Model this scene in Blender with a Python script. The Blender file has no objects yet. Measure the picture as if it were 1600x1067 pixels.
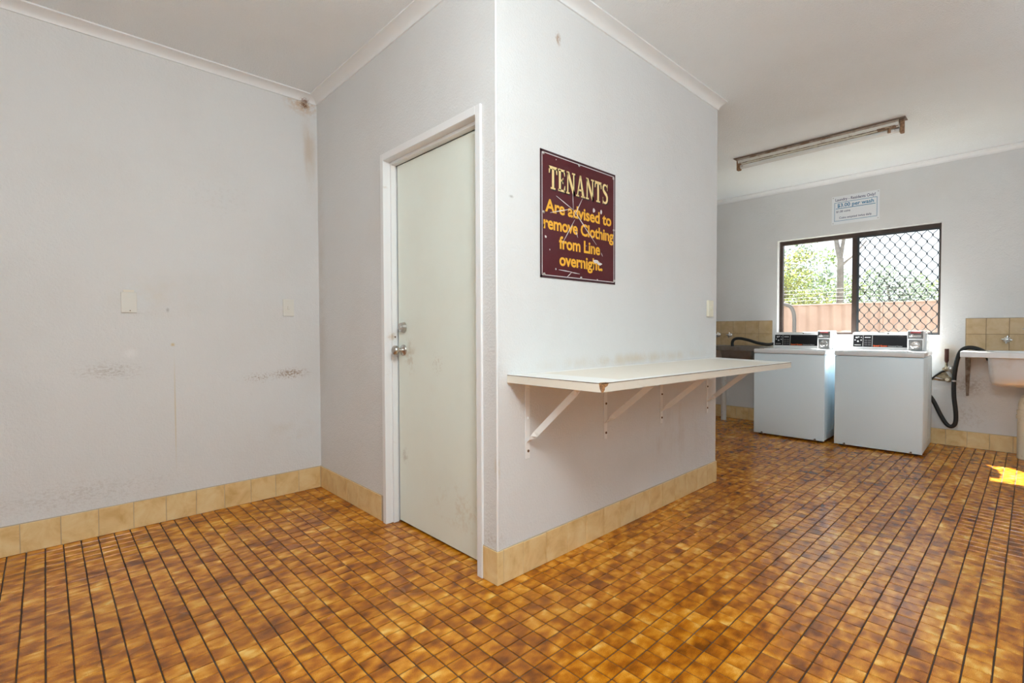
import bpy, bmesh, math, random
from mathutils import Vector, Matrix, Quaternion
scene = bpy.context.scene
C = scene.collection
random.seed(7)

# ------------------------------------------------------------------ camera
CAM = Vector((-1.429, -1.607, 1.128))
YAW, PITCH, ROLL, FPX = math.radians(46.589), math.radians(-1.3896), math.radians(-0.1933), 771.29
Fv = Vector((math.cos(PITCH)*math.cos(YAW), math.cos(PITCH)*math.sin(YAW), math.sin(PITCH)))
R0 = Vector((math.sin(YAW), -math.cos(YAW), 0)); U0 = R0.cross(Fv)
Rv = R0*math.cos(ROLL) + U0*math.sin(ROLL); Uv = -R0*math.sin(ROLL) + U0*math.cos(ROLL)
cd = bpy.data.cameras.new('camera'); cam = bpy.data.objects.new('camera', cd); C.objects.link(cam)
cd.sensor_fit = 'HORIZONTAL'; cd.sensor_width = 36; cd.lens = FPX/1600*36; cd.clip_start = .02; cd.clip_end = 300
m3 = Matrix((Rv, Uv, -Fv)).transposed()
cam.matrix_world = Matrix.Translation(CAM) @ m3.to_4x4()
scene.camera = cam

# ------------------------------------------------------------------ world, sun, lights, exposure
w = bpy.data.worlds.new('sky'); scene.world = w; w.use_nodes = True
bg = w.node_tree.nodes['Background']; bg.inputs[0].default_value = (.80, .90, 1.0, 1); bg.inputs[1].default_value = 1.15
SUN_DIR = Vector((-.65, -.49, -1)).normalized()
sl = bpy.data.lights.new('sun', 'SUN'); sl.energy = 32; sl.angle = .012; sl.color = (1, .97, .92)
so = bpy.data.objects.new('sun', sl); C.objects.link(so); so.rotation_euler = SUN_DIR.to_track_quat('-Z', 'Y').to_euler()

# two added lights out of view: overhead near the camera, fill for the washer side
def added_light(loc, power, color):
    l = bpy.data.lights.new('added_point_light', 'POINT'); l.energy = power; l.shadow_soft_size = .26; l.color = color
    o = bpy.data.objects.new('added_point_light', l); C.objects.link(o); o.location = loc
added_light((-1.04, -1.44, 2.28), 64, (.86, .96, .99))
added_light((2.3, -2.7, 2.28), 13, (.68, .88, 1.0))
scene.view_settings.view_transform = 'Standard'; scene.view_settings.look = 'None'
scene.view_settings.gamma = 1; scene.view_settings.use_curve_mapping = False
scene.view_settings.exposure = 0.74
scene.cycles.use_denoising = True
scene.cycles.sample_clamp_indirect = 25; scene.cycles.blur_glossy = .5
scene.cycles.max_bounces = 12; scene.cycles.diffuse_bounces = 6

# ------------------------------------------------------------------ dimensions
D, W, ZB, HC, WB, EP = 1.910, 2.160, .150, 2.716, 4.880, .0071
H = HC + .043
XR, YR = -3.2, -3.2           # unseen rear and right limits of the room
WX = WB + .13                 # outer face of back wall

# ------------------------------------------------------------------ helpers
MW = {}
def thing(name, label=None, cat=None, loc=(0,0,0), rotz=0, group=None, kind=None):
    o = bpy.data.objects.new(name, None); C.objects.link(o); o.empty_display_size = .05
    o.location = loc; o.rotation_euler = (0,0,rotz)
    MW[o.name] = Matrix.Translation(loc) @ Matrix.Rotation(rotz, 4, 'Z')
    return tag(o, label, cat, group, kind)
def tag(o, label=None, cat=None, group=None, kind=None):
    if label: o['label'] = label
    if cat: o['category'] = cat
    if group: o['group'] = group
    if kind: o['kind'] = kind
    return o
def obj(name, bm, mat, parent=None, smooth=None, world=True):
    """bmesh given in world coordinates (or local when world=False) -> one mesh object"""
    root = parent
    while root is not None and root.parent is not None: root = root.parent
    if root is not None and world and root.name in MW:
        bm.transform(MW[root.name].inverted())
    bmesh.ops.recalc_face_normals(bm, faces=bm.faces)
    me = bpy.data.meshes.new(name); bm.to_mesh(me); bm.free()
    me.materials.append(mat)
    if smooth is not None:
        me.polygons.foreach_set('use_smooth', [True]*len(me.polygons))
        if smooth < 180: me.set_sharp_from_angle(angle=math.radians(smooth))
    o = bpy.data.objects.new(name, me); C.objects.link(o)
    if parent is not None: o.parent = parent
    return o
def NB(): return bmesh.new()
def box(bm, x0, x1, y0, y1, z0, z1, bev=0, seg=1):
    if x0 > x1: x0, x1 = x1, x0
    if y0 > y1: y0, y1 = y1, y0
    if z0 > z1: z0, z1 = z1, z0
    r = bmesh.ops.create_cube(bm, size=1)
    for v in r['verts']:
        v.co = Vector(((x0+x1)/2 + v.co.x*(x1-x0), (y0+y1)/2 + v.co.y*(y1-y0), (z0+z1)/2 + v.co.z*(z1-z0)))
    if bev:
        es = list({e for v in r['verts'] for e in v.link_edges})
        bmesh.ops.bevel(bm, geom=es, offset=bev, segments=seg, affect='EDGES', profile=.5)
    return bm
def ring(bm, c, u, v, r, n, r2=None):
    r2 = r if r2 is None else r2
    return [bm.verts.new(c + u*(math.cos(2*math.pi*i/n)*r) + v*(math.sin(2*math.pi*i/n)*r2)) for i in range(n)]
def bridge(bm, a, b):
    n = len(a)
    for i in range(n): bm.faces.new((a[i], a[(i+1) % n], b[(i+1) % n], b[i]))
def frame_of(d):
    d = d.normalized(); a = Vector((0,0,1)) if abs(d.z) < .9 else Vector((1,0,0))
    u = d.cross(a).normalized(); return u, d.cross(u).normalized()
def tube(bm, pts, r, n=10, caps=True):
    pts = [Vector(p) for p in pts]; N = len(pts)
    rs = r if isinstance(r, (list, tuple)) else [r]*N
    u, v = frame_of(pts[1]-pts[0]); prev = None; first = None
    for i, p in enumerate(pts):
        d = (pts[min(i+1, N-1)] - pts[max(i-1, 0)]).normalized()
        u = (u - d*u.dot(d)).normalized(); v = d.cross(u)
        rg = ring(bm, p, u, v, rs[i], n)
        if prev: bridge(bm, prev, rg)
        else: first = rg
        prev = rg
    if caps: bm.faces.new(first[::-1]); bm.faces.new(prev)
    return bm
def smooth_path(pts, k=6):
    pts = [Vector(p) for p in pts]; out = []
    for i in range(len(pts)-1):
        p0, p1, p2, p3 = pts[max(i-1,0)], pts[i], pts[i+1], pts[min(i+2, len(pts)-1)]
        for j in range(k):
            t = j/k
            out.append(.5*((2*p1) + (p2-p0)*t + (2*p0-5*p1+4*p2-p3)*t*t + (3*p1-p0-3*p2+p3)*t**3))
    out.append(pts[-1]); return out
def lathe(bm, prof, o, ax, n=24):
    """prof: list of (radius, distance along ax)"""
    o = Vector(o); ax = Vector(ax).normalized(); u, v = frame_of(ax); prev = None; first = None
    for r, d in prof:
        rg = ring(bm, o + ax*d, u, v, max(r, 1e-5), n)
        if prev: bridge(bm, prev, rg)
        else: first = rg
        prev = rg
    bm.faces.new(first[::-1]); bm.faces.new(prev); return bm
def prism(bm, poly, fn, a, b):
    """poly: 2D points, fn(p, t) -> 3D"""
    A = [bm.verts.new(fn(p, a)) for p in poly]; Bv = [bm.verts.new(fn(p, b)) for p in poly]
    bm.faces.new(A[::-1]); bm.faces.new(Bv); bridge(bm, A, Bv); return bm
def copy_tree(o, parent=None):
    c = o.copy(); C.objects.link(c); c.parent = parent
    for ch in list(o.children): copy_tree(ch, c)
    return c

# ------------------------------------------------------------------ materials
class Mat:
    def __init__(s, name, color=(.8,.8,.8), rough=.5, metal=0, spec=.5):
        s.m = bpy.data.materials.new(name); s.m.use_nodes = True
        s.t = s.m.node_tree; s.n = s.t.nodes; s.p = s.n['Principled BSDF']
        s.p.inputs['Base Color'].default_value = (*color, 1); s.p.inputs['Roughness'].default_value = rough
        s.p.inputs['Metallic'].default_value = metal; s.p.inputs['Specular IOR Level'].default_value = spec
        s.col = None; s.geo = None; s.base = color
    def link(s, a, b): s.t.links.new(a, b)
    def new(s, k, **kw):
        n = s.n.new(k)
        for a, b in kw.items(): setattr(n, a, b)
        return n
    def pos(s):
        if s.geo is None: s.geo = s.new('ShaderNodeNewGeometry')
        return s.geo.outputs['Position']
    def vm(s, op, a, b=None, out=0):
        n = s.new('ShaderNodeVectorMath', operation=op)
        s.set(n.inputs[0], a)
        if b is not None: s.set(n.inputs[1], b)
        return n.outputs[out]
    def ma(s, op, a, b=None, c=None, clamp=False):
        n = s.new('ShaderNodeMath', operation=op); n.use_clamp = clamp
        for i, x in enumerate((a, b, c)):
            if x is not None: s.set(n.inputs[i], x)
        return n.outputs[0]
    def set(s, inp, v):
        if hasattr(v, 'is_output'): s.link(v, inp)
        else: inp.default_value = v
    def noise(s, scale, detail=3, rough=.5, vec=None, out='Fac', dist=0):
        n = s.new('ShaderNodeTexNoise'); n.inputs['Scale'].default_value = scale; n.inputs['Detail'].default_value = detail
        n.inputs['Roughness'].default_value = rough; n.inputs['Distortion'].default_value = dist
        s.link(vec if vec is not None else s.pos(), n.inputs['Vector']); return n.outputs[out]
    def rng(s, v, a, b, c=0., d=1., smooth=True):
        n = s.new('ShaderNodeMapRange'); n.interpolation_type = 'SMOOTHSTEP' if smooth else 'LINEAR'
        s.link(v, n.inputs[0])
        for i, x in enumerate((a, b, c, d)): n.inputs[i+1].default_value = x
        return n.outputs[0]
    def ramp(s, v, stops):
        n = s.new('ShaderNodeValToRGB'); e = n.color_ramp.elements
        while len(e) < len(stops): e.new(.5)
        for i, (p, c) in enumerate(stops): e[i].position = p; e[i].color = (*c, 1)
        s.link(v, n.inputs[0]); return n.outputs[0]
    def mix(s, fac, a, b, mode='MIX'):
        n = s.new('ShaderNodeMix', data_type='RGBA', blend_type=mode)
        s.set(n.inputs[0], fac)
        for i, x in ((6, a), (7, b)):
            s.set(n.inputs[i], x if hasattr(x, 'is_output') else (*x, 1))
        return n.outputs[2]
    def color(s, sock): s.col = sock; s.link(sock, s.p.inputs['Base Color'])
    def cur(s): return s.col if s.col is not None else s.base
    def bump(s, h, strength=.3, dist=.002):
        b = s.new('ShaderNodeBump'); b.inputs['Strength'].default_value = strength; b.inputs['Distance'].default_value = dist
        s.link(h, b.inputs['Height']); s.link(b.outputs[0], s.p.inputs['Normal'])
    def spot(s, c, rad, color, lo=.45, hi=.65, scale=60, amt=.8, vec_scale=None, edge=.0):
        """local stain: ellipse around c with radii rad, broken up by noise"""
        d = s.vm('SUBTRACT', s.pos(), c); d = s.vm('DIVIDE', d, rad)
        ln = s.vm('LENGTH', d, out=1); f = s.rng(ln, edge, 1, 1, 0)
        vec = s.vm('MULTIPLY', s.pos(), vec_scale) if vec_scale else None
        nz = s.noise(scale, 4, .65, vec=vec)
        k = s.ma('MULTIPLY', s.rng(s.ma('ADD', nz, s.ma('MULTIPLY', f, .12)), lo, hi), f)
        s.color(s.mix(s.ma('MULTIPLY', k, amt), s.cur(), color)); return s
    def vary(s, c2, scale, lo=.35, hi=.7, amt=1, detail=4, vec=None):
        s.color(s.mix(s.ma('MULTIPLY', s.rng(s.noise(scale, detail, .6, vec=vec), lo, hi), amt), s.cur(), c2)); return s

def wallmat(name):
    m = Mat(name, (.74, .74, .735), .62, 0, .3)
    m.vary((.70, .69, .675), 1.7, .4, .75, .7)
    m.vary((.60, .55, .49), 26, .66, .82, .22)
    n1 = m.noise(95, 3, .6); n2 = m.noise(22, 2, .5)
    m.bump(m.ma('ADD', n1, m.ma('MULTIPLY', n2, .8)), .9, .003)
    return m
wl = wallmat('painted_render_left')
wl.spot((-.20, D, .832), (.19, .2, .055), (.30, .20, .12), .52, .66, 75, .85, (1, 1, 2.2))
wl.spot((-.40, D, .815), (.22, .2, .06), (.38, .30, .22), .60, .72, 90, .7)
wl.spot((-1.17, D, .905), (.26, .2, .085), (.42, .37, .32), .54, .70, 60, .5, (1, 1, 3))
wl.spot((-1.08, D, 1.0), (.05, .2, .05), (.85, .85, .85), .4, .6, 30, .6)
wl.spot((-.10, D, HC-.02), (.17, .25, .11), (.55, .33, .14), .38, .7, 40, .7)
wl.spot((-.085, D, HC-.02), (.05, .1, .045), (.16, .06, .02), .47, .58, 120, .95)
wl.spot((-.06, D, HC-.32), (.09, .2, .36), (.56, .42, .28), .35, .75, 14, .55, (1, 1, .3))
wl.spot((-.872, D, .64), (.006, .2, .43), (.60, .48, .24), .25, .5, 9, .55)
wl.spot((-.878, D, 1.045), (.018, .2, .015), (.62, .45, .15), .3, .55, 80, .7)
wl.spot((-.9, D, 1.25), (.012, .2, .02), (.3, .28, .25), .3, .5, 80, .5)
wl.spot((-.62, D, 1.95), (.5, .2, .3), (.56, .53, .49), .60, .80, 45, .22)
wl.spot((-.95, D, 1.32), (.5, .2, .22), (.70, .62, .48), .45, .75, 6, .25)
wl.spot((-.2, D, .45), (.25, .2, .28), (.60, .52, .42), .5, .8, 7, .35)
wl.spot((-1.3, D, .25), (.9, .2, .16), (.45, .40, .35), .58, .72, 60, .3, (1, 1, 2.5))
wd = wallmat('painted_render_block')
wd.spot((.406, 0, 2.535), (.03, .06, .045), (.36, .20, .09), .45, .62, 60, .85)
wd.spot((1.1, 0, .955), (1.25, .08, .055), (.62, .50, .34), .33, .72, 9, .55, (1, 1, .5))
wd.spot((0, 0, .52), (.03, .03, .10), (.62, .48, .30), .35, .7, 25, .6)
wd.spot((0, .05, .19), (.12, .16, .07), (.50, .43, .36), .52, .70, 60, .4)
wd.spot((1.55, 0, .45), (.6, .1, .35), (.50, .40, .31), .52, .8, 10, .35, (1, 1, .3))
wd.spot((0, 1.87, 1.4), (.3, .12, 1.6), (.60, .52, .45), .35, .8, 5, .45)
wd.spot((.09, -.0, 1.72), (.02, .03, .01), (.3, .28, .25), .3, .5, 90, .6)
wk = wallmat('painted_render_back')
wk.spot((WB, -1.05, .86), (.3, .12, .22), (.66, .52, .33), .36, .60, 11, .55)
wk.spot((WB, -1.2, .30), (.3, .2, .2), (.45, .38, .31), .55, .7, 40, .35)
wk.spot((WB, -1.19, .58), (.05, .2, .16), (.35, .28, .22), .4, .7, 40, .6)
M_wl, M_wd, M_wk = wl.m, wd.m, wk.m
M_wo = wallmat('painted_render_plain').m

mc = Mat('ceiling_stipple_paint', (.86, .90, .92), .8, 0, .2)
mc.vary((.82, .845, .85), 1.3, .4, .75, .6)
mc.bump(mc.ma('ADD', mc.noise(70, 3, .6), mc.noise(150, 2, .5)), .8, .004); M_ceil = mc.m
M = Mat('cornice_white_paint', (.84, .85, .85), .5); M.vary((.80, .79, .77), 3, .5, .8, .4)
M.spot((-.085, D-.01, HC+.004), (.05, .06, .03), (.22, .09, .03), .46, .6, 110, .95); M_corn = M.m

# floor tiles: a glaze that flashes from dark to pale brown, different on every tile of the grid
SX, SY, GX, GY = .0698, .0703, .017, -.055
mf = Mat('brown_glazed_mosaic', (.4, .2, .05), .3, 0, .5)
idx = mf.vm('FLOOR', mf.vm('DIVIDE', mf.vm('SUBTRACT', mf.pos(), (GX, GY, -100)), (SX, SY, 1000)))
wn = mf.new('ShaderNodeTexWhiteNoise', noise_dimensions='3D'); mf.link(idx, wn.inputs['Vector'])
sh = mf.vm('ADD', mf.pos(), mf.vm('MULTIPLY', wn.outputs['Color'], (.55, .55, .55)))
flash = mf.noise(1.0, 2, .45, vec=mf.vm('MULTIPLY', sh, (13, 20, 1)))
flow = mf.noise(1.0, 2, .5, vec=mf.vm('MULTIPLY', mf.pos(), (2.2, 6, 1)))
grain = mf.noise(380, 2, .7)
val = mf.ma('ADD', mf.ma('MULTIPLY', flash, .80), mf.ma('MULTIPLY', flow, .40))
val = mf.ma('ADD', val, mf.ma('MULTIPLY', wn.outputs['Value'], .09))
val = mf.ma('ADD', val, mf.ma('MULTIPLY', mf.ma('SUBTRACT', grain, .5), .42))
colr = mf.ramp(mf.rng(val, .43, .89, 0, 1, False), [(0, (.18, .048, .003)), (.30, (.38, .110, .003)), (.54, (.59, .200, .005)), (.78, (.77, .335, .026)), (1, (.92, .56, .14))])
big = mf.noise(.9, 2, .5)
mf.color(mf.mix(mf.rng(big, .45, .75, 0, .22), colr, (.25, .09, .008)))
mf.link(mf.rng(mf.noise(2.5, 2), .3, .7, .19, .28), mf.p.inputs['Roughness'])
mf.bump(mf.noise(300, 2, .5), .10, .0015); M_tile = mf.m
mg = Mat('dark_grout', (.055, .030, .016), .85); mg.vary((.15, .11, .08), 3.5, .5, .75, .6); M_grout = mg.m

def creamtile(name, a, b, c):
    m = Mat(name, a, .28); oi = m.new('ShaderNodeObjectInfo')
    cm = m.new('ShaderNodeCombineXYZ'); m.link(m.ma('MULTIPLY', oi.outputs['Random'], 9), cm.inputs[0]); m.link(m.ma('MULTIPLY', oi.outputs['Random'], 5), cm.inputs[2])
    v = m.vm('ADD', m.pos(), cm.outputs[0])
    n = m.noise(9, 4, .6, vec=v, dist=.6)
    m.color(m.ramp(n, [(.25, c), (.5, a), (.75, b)])); m.bump(m.noise(30, 2), .1, .002); return m.m
M_base = creamtile('cream_mottled_tile', (.80, .58, .28), (.87, .70, .40), (.64, .40, .15))
M_splash = creamtile('tan_mottled_tile', (.56, .40, .22), (.62, .48, .29), (.46, .31, .15))
M_mortar = Mat('pale_mortar', (.50, .42, .33), .9).m
M_mortard = Mat('dark_joint', (.16, .10, .05), .9).m

m = Mat('door_pale_green_paint', (.83, .88, .80), .42); m.vary((.79, .82, .73), 2.5, .4, .7, .5)
m.spot((.07, .35, .22), (.2, .42, .2), (.60, .50, .34), .56, .74, 22, .35); m.spot((.07, .82, .98), (.1, .09, .16), (.56, .47, .33), .5, .7, 26, .5)
m.spot((.07, .88, .40), (.1, .05, .07), (.45, .40, .32), .5, .65, 40, .5); m.spot((.07, .55, .95), (.1, .1, .1), (.5, .45, .36), .62, .72, 90, .5)
M_door = m.m
m = Mat('white_gloss_paint', (.83, .83, .83), .38); m.vary((.66, .58, .50), 14, .66, .8, .55)
m.spot((.03, .95, 1.09), (.05, .03, .05), (.55, .40, .25), .4, .7, 40, .7); m.bump(m.noise(60, 2), .12, .001); M_white = m.m
M_coin = Mat('dark_coin_metal', (.20, .20, .20), .45, .8).m
m = Mat('satin_steel', (.55, .53, .50), .28, 1); m.bump(m.noise(200, 2), .03, .001); M_steel = m.m
M_chrome = Mat('chrome', (.78, .79, .80), .12, 1).m
m = Mat('stainless_sink', (.74, .76, .78), .40, .40); m.vary((.62, .58, .53), 7, .5, .75, .5); M_stain = m.m
m = Mat('dull_dark_stainless', (.30, .28, .26), .40, 1); m.vary((.22, .19, .16), 9, .4, .7, .7); M_stain2 = m.m
m = Mat('cream_laminate', (.86, .85, .81), .30); m.vary((.74, .67, .56), 6, .5, .8, .5); M_lam = m.m
m = Mat('cream_edge_band', (.80, .74, .64), .42); m.vary((.70, .58, .45), 16, .6, .8, .5); M_band = m.m
m = Mat('chipboard_brown', (.42, .22, .09), .85); m.vary((.25, .11, .04), 90, .45, .6, 1); M_chip = m.m
m = Mat('bracket_white_paint', (.87, .865, .85), .42); m.vary((.42, .24, .12), 30, .66, .76, .8); M_brk = m.m
m = Mat('rusty_screw', (.16, .085, .045), .7, .3); M_rust = m.m
m = Mat('sign_maroon', (.085, .006, .010), .34, 0, .35); m.vary((.13, .016, .02), 40, .6, .75, .5); M_maroon = m.m
M_maroond = Mat('sign_maroon_edge', (.045, .006, .010), .5).m
M_gold = Mat('sign_gold_letters', (.88, .44, .025), .45).m
M_cream = Mat('sign_cream_letters', (.86, .66, .30), .45).m
M_ink = Mat('sign_black_shadow', (.012, .006, .006), .5).m
M_signw = Mat('sign_white', (.82, .84, .86), .4).m
M_chipw = Mat('bare_metal_chip', (.72, .68, .68), .5).m
M_blue = Mat('print_blue', (.035, .22, .40), .5).m
M_navy = Mat('print_navy', (.07, .075, .18), .5).m
m = Mat('washer_white_enamel', (.81, .93, 1.0), .36); M_enam = m.m
M_enam2 = Mat('washer_top_enamel', (.85, .87, .89), .15)
M_enam2.bump(M_enam2.noise(7, 2, .5), .10, .008); M_enam2 = M_enam2.m
M_black = Mat('black_panel_plastic', (.008, .008, .010), .5, 0, .2).m
M_rubber = Mat('black_rubber', (.012, .012, .012), .42).m
M_orange = Mat('print_orange', (.85, .13, .03), .5).m
M_grey = Mat('print_light_grey', (.55, .56, .57), .5).m
M_dkgrey = Mat('panel_dark_grey', (.06, .06, .065), .45).m
M_red = Mat('print_dark_red', (.30, .03, .04), .5).m
M_ivory = Mat('ivory_plastic', (.74, .72, .66), .35).m
M_cplast = Mat('cream_plastic', (.80, .76, .62), .35).m
m = Mat('brown_window_aluminium', (.055, .035, .028), .45, .2); m.vary((.11, .085, .07), 12, .5, .75, .5); M_alu = m.m
M_mesh = Mat('black_grille_aluminium', (.028, .036, .042), .45, .2).m
m = Mat('cream_pvc_pipe', (.70, .64, .50), .45); m.vary((.40, .33, .24), 22, .55, .75, .7); M_pvc = m.m
m = Mat('white_painted_pipe', (.70, .69, .66), .5); m.vary((.45, .38, .30), 25, .55, .75, .6); M_pipe = m.m
m = Mat('brass_dirty', (.42, .36, .25), .38, .9); m.vary((.16, .12, .08), 40, .4, .65, .8); M_brass = m.m
m = Mat('brown_lagging', (.085, .032, .022), .8); m.bump(m.noise(120), .3, .002); M_lag = m.m
m = Mat('rusted_strap', (.16, .10, .065), .8); m.vary((.30, .24, .19), 20, .4, .65, .9); M_strap = m.m
m = Mat('rusty_batten_paint', (.44, .36, .29), .55); m.vary((.22, .12, .06), 14, .4, .65, .9); M_batten = m.m
m = Mat('rust_holder', (.34, .19, .10), .7); m.vary((.14, .07, .035), 60, .4, .65, .8); M_holder = m.m
M_tube = Mat('fluorescent_glass_tube', (.80, .80, .77), .2).m
M_plate = Mat('dull_brown_plate', (.26, .21, .18), .7).m
m = Mat('tray_white_paint', (.74, .71, .64), .5); m.vary((.45, .33, .22), 20, .55, .75, .8); M_traywhite = m.m
m = Mat('shade_strip_brown', (.50, .40, .28), .5); m.vary((.16, .09, .05), 25, .40, .60, .9); M_shadestrip = m.m

# ------------------------------------------------------------------ structure
def slab(name, boxes, mat, label, cat, kind='structure', bev=0):
    bm = NB()
    for b in boxes: box(bm, *b)
    return tag(obj(name, bm, mat), label, cat, None, kind)
flo = slab('floor', [(XR, WX-.02, YR, D+.1, -.12, -.0026)], M_grout, 'brown mosaic tiled floor with dark grout running through the whole laundry', 'floor')
slab('ceiling', [(XR, WX, YR, D+.1, H, H+.1)], M_ceil, 'off-white stippled ceiling over the whole laundry', 'ceiling')
slab('wall_left', [(XR, WX, D, D+.1, -.1, H)], M_wl, 'scuffed off-white rendered wall with two switch plates', 'wall')
OY0, OY1, OZ = .100, .988, 2.124          # door hole
slab('wall_door_side', [(0, .09, 0, OY0, -.1, H), (0, .09, OY1, D, -.1, H), (0, .09, OY0, OY1, OZ, H)], M_wd, 'off-white rendered wall holding the pale green door', 'wall')
slab('wall_center', [(.09, W, 0, .09, -.1, H)], M_wd, 'off-white rendered wall behind the maroon sign and folding shelf', 'wall')
slab('wall_return', [(W-.09, W, .09, D, -.1, H)], M_wo, 'end wall of the closet block facing the washing machines', 'wall')
HY0, HY1, HZ0, HZ1 = -.980, .490, 1.056, 2.158    # window hole
slab('wall_back', [(WB, WX, HY1, D, -.1, H), (WB, WX, YR, HY0, -.1, H), (WB, WX, HY0, HY1, -.1, HZ0), (WB, WX, HY0, HY1, HZ1, H)], M_wk, 'off-white rendered back wall around the window above the washers', 'wall')
slab('wall_right', [(XR, WX, YR-.1, YR, -.1, H)], M_wo, 'plain off-white wall on the right-hand side of the laundry', 'wall')
slab('wall_rear', [(XR-.1, XR, YR, D, -.1, H)], M_wo, 'plain off-white wall behind the camera', 'wall')

# cornices
def cove(name, fn, a, b, label):
    h, v = .072, H-HC; poly = [(0, HC)]
    for i in range(9):
        t = math.pi/2*i/8; poly.append((h-(h-.008)*math.cos(t), HC+(v-.008)*math.sin(t)))
    poly += [(h, H), (0, H)]
    bm = prism(NB(), poly, fn, a, b)
    return tag(obj(name, bm, M_corn, smooth=35), label, 'cornice', None, 'structure')
cove('trim_1', lambda p, t: (t, D-p[0], p[1]), XR, .0, 'white coved cornice along the scuffed left wall')
cove('trim_2', lambda p, t: (-p[0], t, p[1]), -.072, D, 'white coved cornice above the pale green door wall')
cove('trim_3', lambda p, t: (t, -p[0], p[1]), -.072, W+.003, 'white coved cornice above the maroon sign, cut off at its end')
cove('trim_4', lambda p, t: (WB-p[0], t, p[1]), YR, D, 'white coved cornice along the back wall above the window')
bm = NB(); tube(bm, [(.002, .002, ZB), (.002, .002, H)], .0055, 10)
tag(obj('trim_5', bm, M_white, smooth=40), 'thin white corner bead down the outside corner beside the door', 'corner bead', None, 'structure')

# ------------------------------------------------------------------ floor tiles
def tile_shape(bm, cx, cy, hx, hy, tz=0, tilt=(0, 0)):
    g = .0012
    A = [bm.verts.new((cx+sx*hx, cy+sy*hy, -.0026+tz)) for sx, sy in ((-1,-1),(1,-1),(1,1),(-1,1))]
    T = [bm.verts.new((cx+sx*(hx-g), cy+sy*(hy-g), tz+sx*tilt[0]+sy*tilt[1])) for sx, sy in ((-1,-1),(1,-1),(1,1),(-1,1))]
    bm.faces.new(T); bridge(bm, A, T)
def project(P):
    d = Vector(P)-CAM; z = d.dot(Fv)
    if z < .05: return None
    return 800+FPX*d.dot(Rv)/z, 533.5-FPX*d.dot(Uv)/z
JX, JY = .0042, .0042
cells = []
for ix in range(-48, 72):
    for iy in range(-46, 30):
        cx, cy = GX+(ix+.5)*SX, GY+(iy+.5)*SY
        if cx < XR+.03 or cx > WB-.01 or cy < YR+.03 or cy > D-.01: continue
        if .06 < cx < W-.05 and cy > .05 and not (cx < .13 and .1 < cy < .99): continue
        q = project((cx, cy, 0)); vis = q is not None and -25 < q[0] < 1625 and -20 < q[1] < 1090
        if vis and cx > 0 and cy > 0: vis = False
        cells.append((not vis, (Vector((cx, cy, 0))-CAM).length, cx, cy))
cells.sort()
bm = NB(); tile_shape(bm, 0, 0, (SX-JX)/2, (SY-JY)/2); t0 = None
rnd = random.Random(3); field = NB()
for k, (nv, d, cx, cy) in enumerate(cells):
    tilt = (rnd.gauss(0, .00007), rnd.gauss(0, .00007))
    if k < 300:
        if t0 is None:
            t0 = obj('floor_tile', bm, M_tile, flo); o = t0
        else:
            o = t0.copy(); C.objects.link(o)
        o.location = (cx, cy, rnd.gauss(0, .0001)); o.rotation_euler = (tilt[1]*28, tilt[0]*28, rnd.gauss(0, .004))
    else:
        tile_shape(field, cx+rnd.gauss(0, .0003), cy+rnd.gauss(0, .0003), (SX-JX)/2, (SY-JY)/2, rnd.gauss(0, .0001), tilt)
tag(obj('floor_tile_field', field, M_tile, flo), kind='stuff')

# ------------------------------------------------------------------ baseboards of cream tiles
def tile_run(host, name, joints, fn, mat, gap=.0022, z0=.001, z1=ZB, th=EP):
    """joints along the wall; fn(s, out, z) -> world"""
    for a, b in zip(joints[:-1], joints[1:]):
        lo, hi = min(a, b)+gap/2, max(a, b)-gap/2; bv = min(.0015, (hi-lo)/4)
        bmx = NB(); z0j, z1j = z0, z1+rnd.gauss(0, .0006)
        Bk = [bmx.verts.new(fn(s, -.0005, z)) for s, z in ((lo, z0j), (hi, z0j), (hi, z1j), (lo, z1j))]
        Md = [bmx.verts.new(fn(s, th-bv, z)) for s, z in ((lo, z0j), (hi, z0j), (hi, z1j), (lo, z1j))]
        Ft = [bmx.verts.new(fn(s, th+rnd.gauss(0, .0002), z)) for s, z in ((lo+bv, z0j+bv), (hi-bv, z0j+bv), (hi-bv, z1j-bv), (lo+bv, z1j-bv))]
        bmx.faces.new(Ft); bridge(bmx, Bk, Md); bridge(bmx, Md, Ft)
        obj(name, bmx, mat, host)
def strip(name, x0, x1, y0, y1, label):
    bmx = NB(); box(bmx, x0, x1, y0, y1, 0, ZB+.004, .001)
    return tag(obj(name, bmx, M_mortar), label, 'baseboard', None, 'structure')
b = strip('baseboard_left', XR, 0, D-.0042, D+.01, 'row of cream mottled skirting tiles along the scuffed left wall')
tile_run(b, 'baseboard_tile', [-.007-.0]+[-.161-.1533*k for k in range(20)], lambda s, o_, z: (s, D-o_, z), M_base)
b = strip('baseboard_door_side', -.0042, .01, 1.0, D, 'row of cream skirting tiles between the left corner and the door frame')
tile_run(b, 'baseboard_tile', [1.903, 1.777, 1.632, 1.481, 1.324, 1.172, 1.024], lambda s, o_, z: (-o_, s, z), M_base)
b = strip('baseboard_corner', -.0042, .01, -.001, .095, 'single cream skirting tile between the door frame and the outside corner')
tile_run(b, 'baseboard_tile', [.094, -.007], lambda s, o_, z: (-o_, s, z), M_base)
b = strip('baseboard_center', -.001, W+.005, -.0042, .01, 'row of cream mottled skirting tiles under the folding shelf')
tile_run(b, 'baseboard_tile', [-.004, .030]+[.155+.1549*k for k in range(14)], lambda s, o_, z: (s, -o_, z), M_base)
b = strip('baseboard_back', WB-.0042, WB+.01, YR, D, 'row of cream skirting tiles behind the washers and tubs')
tile_run(b, 'baseboard_tile', [-1.036+.153*k for k in range(-6, 19)], lambda s, o_, z: (WB-o_, s, z), M_base)

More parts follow.
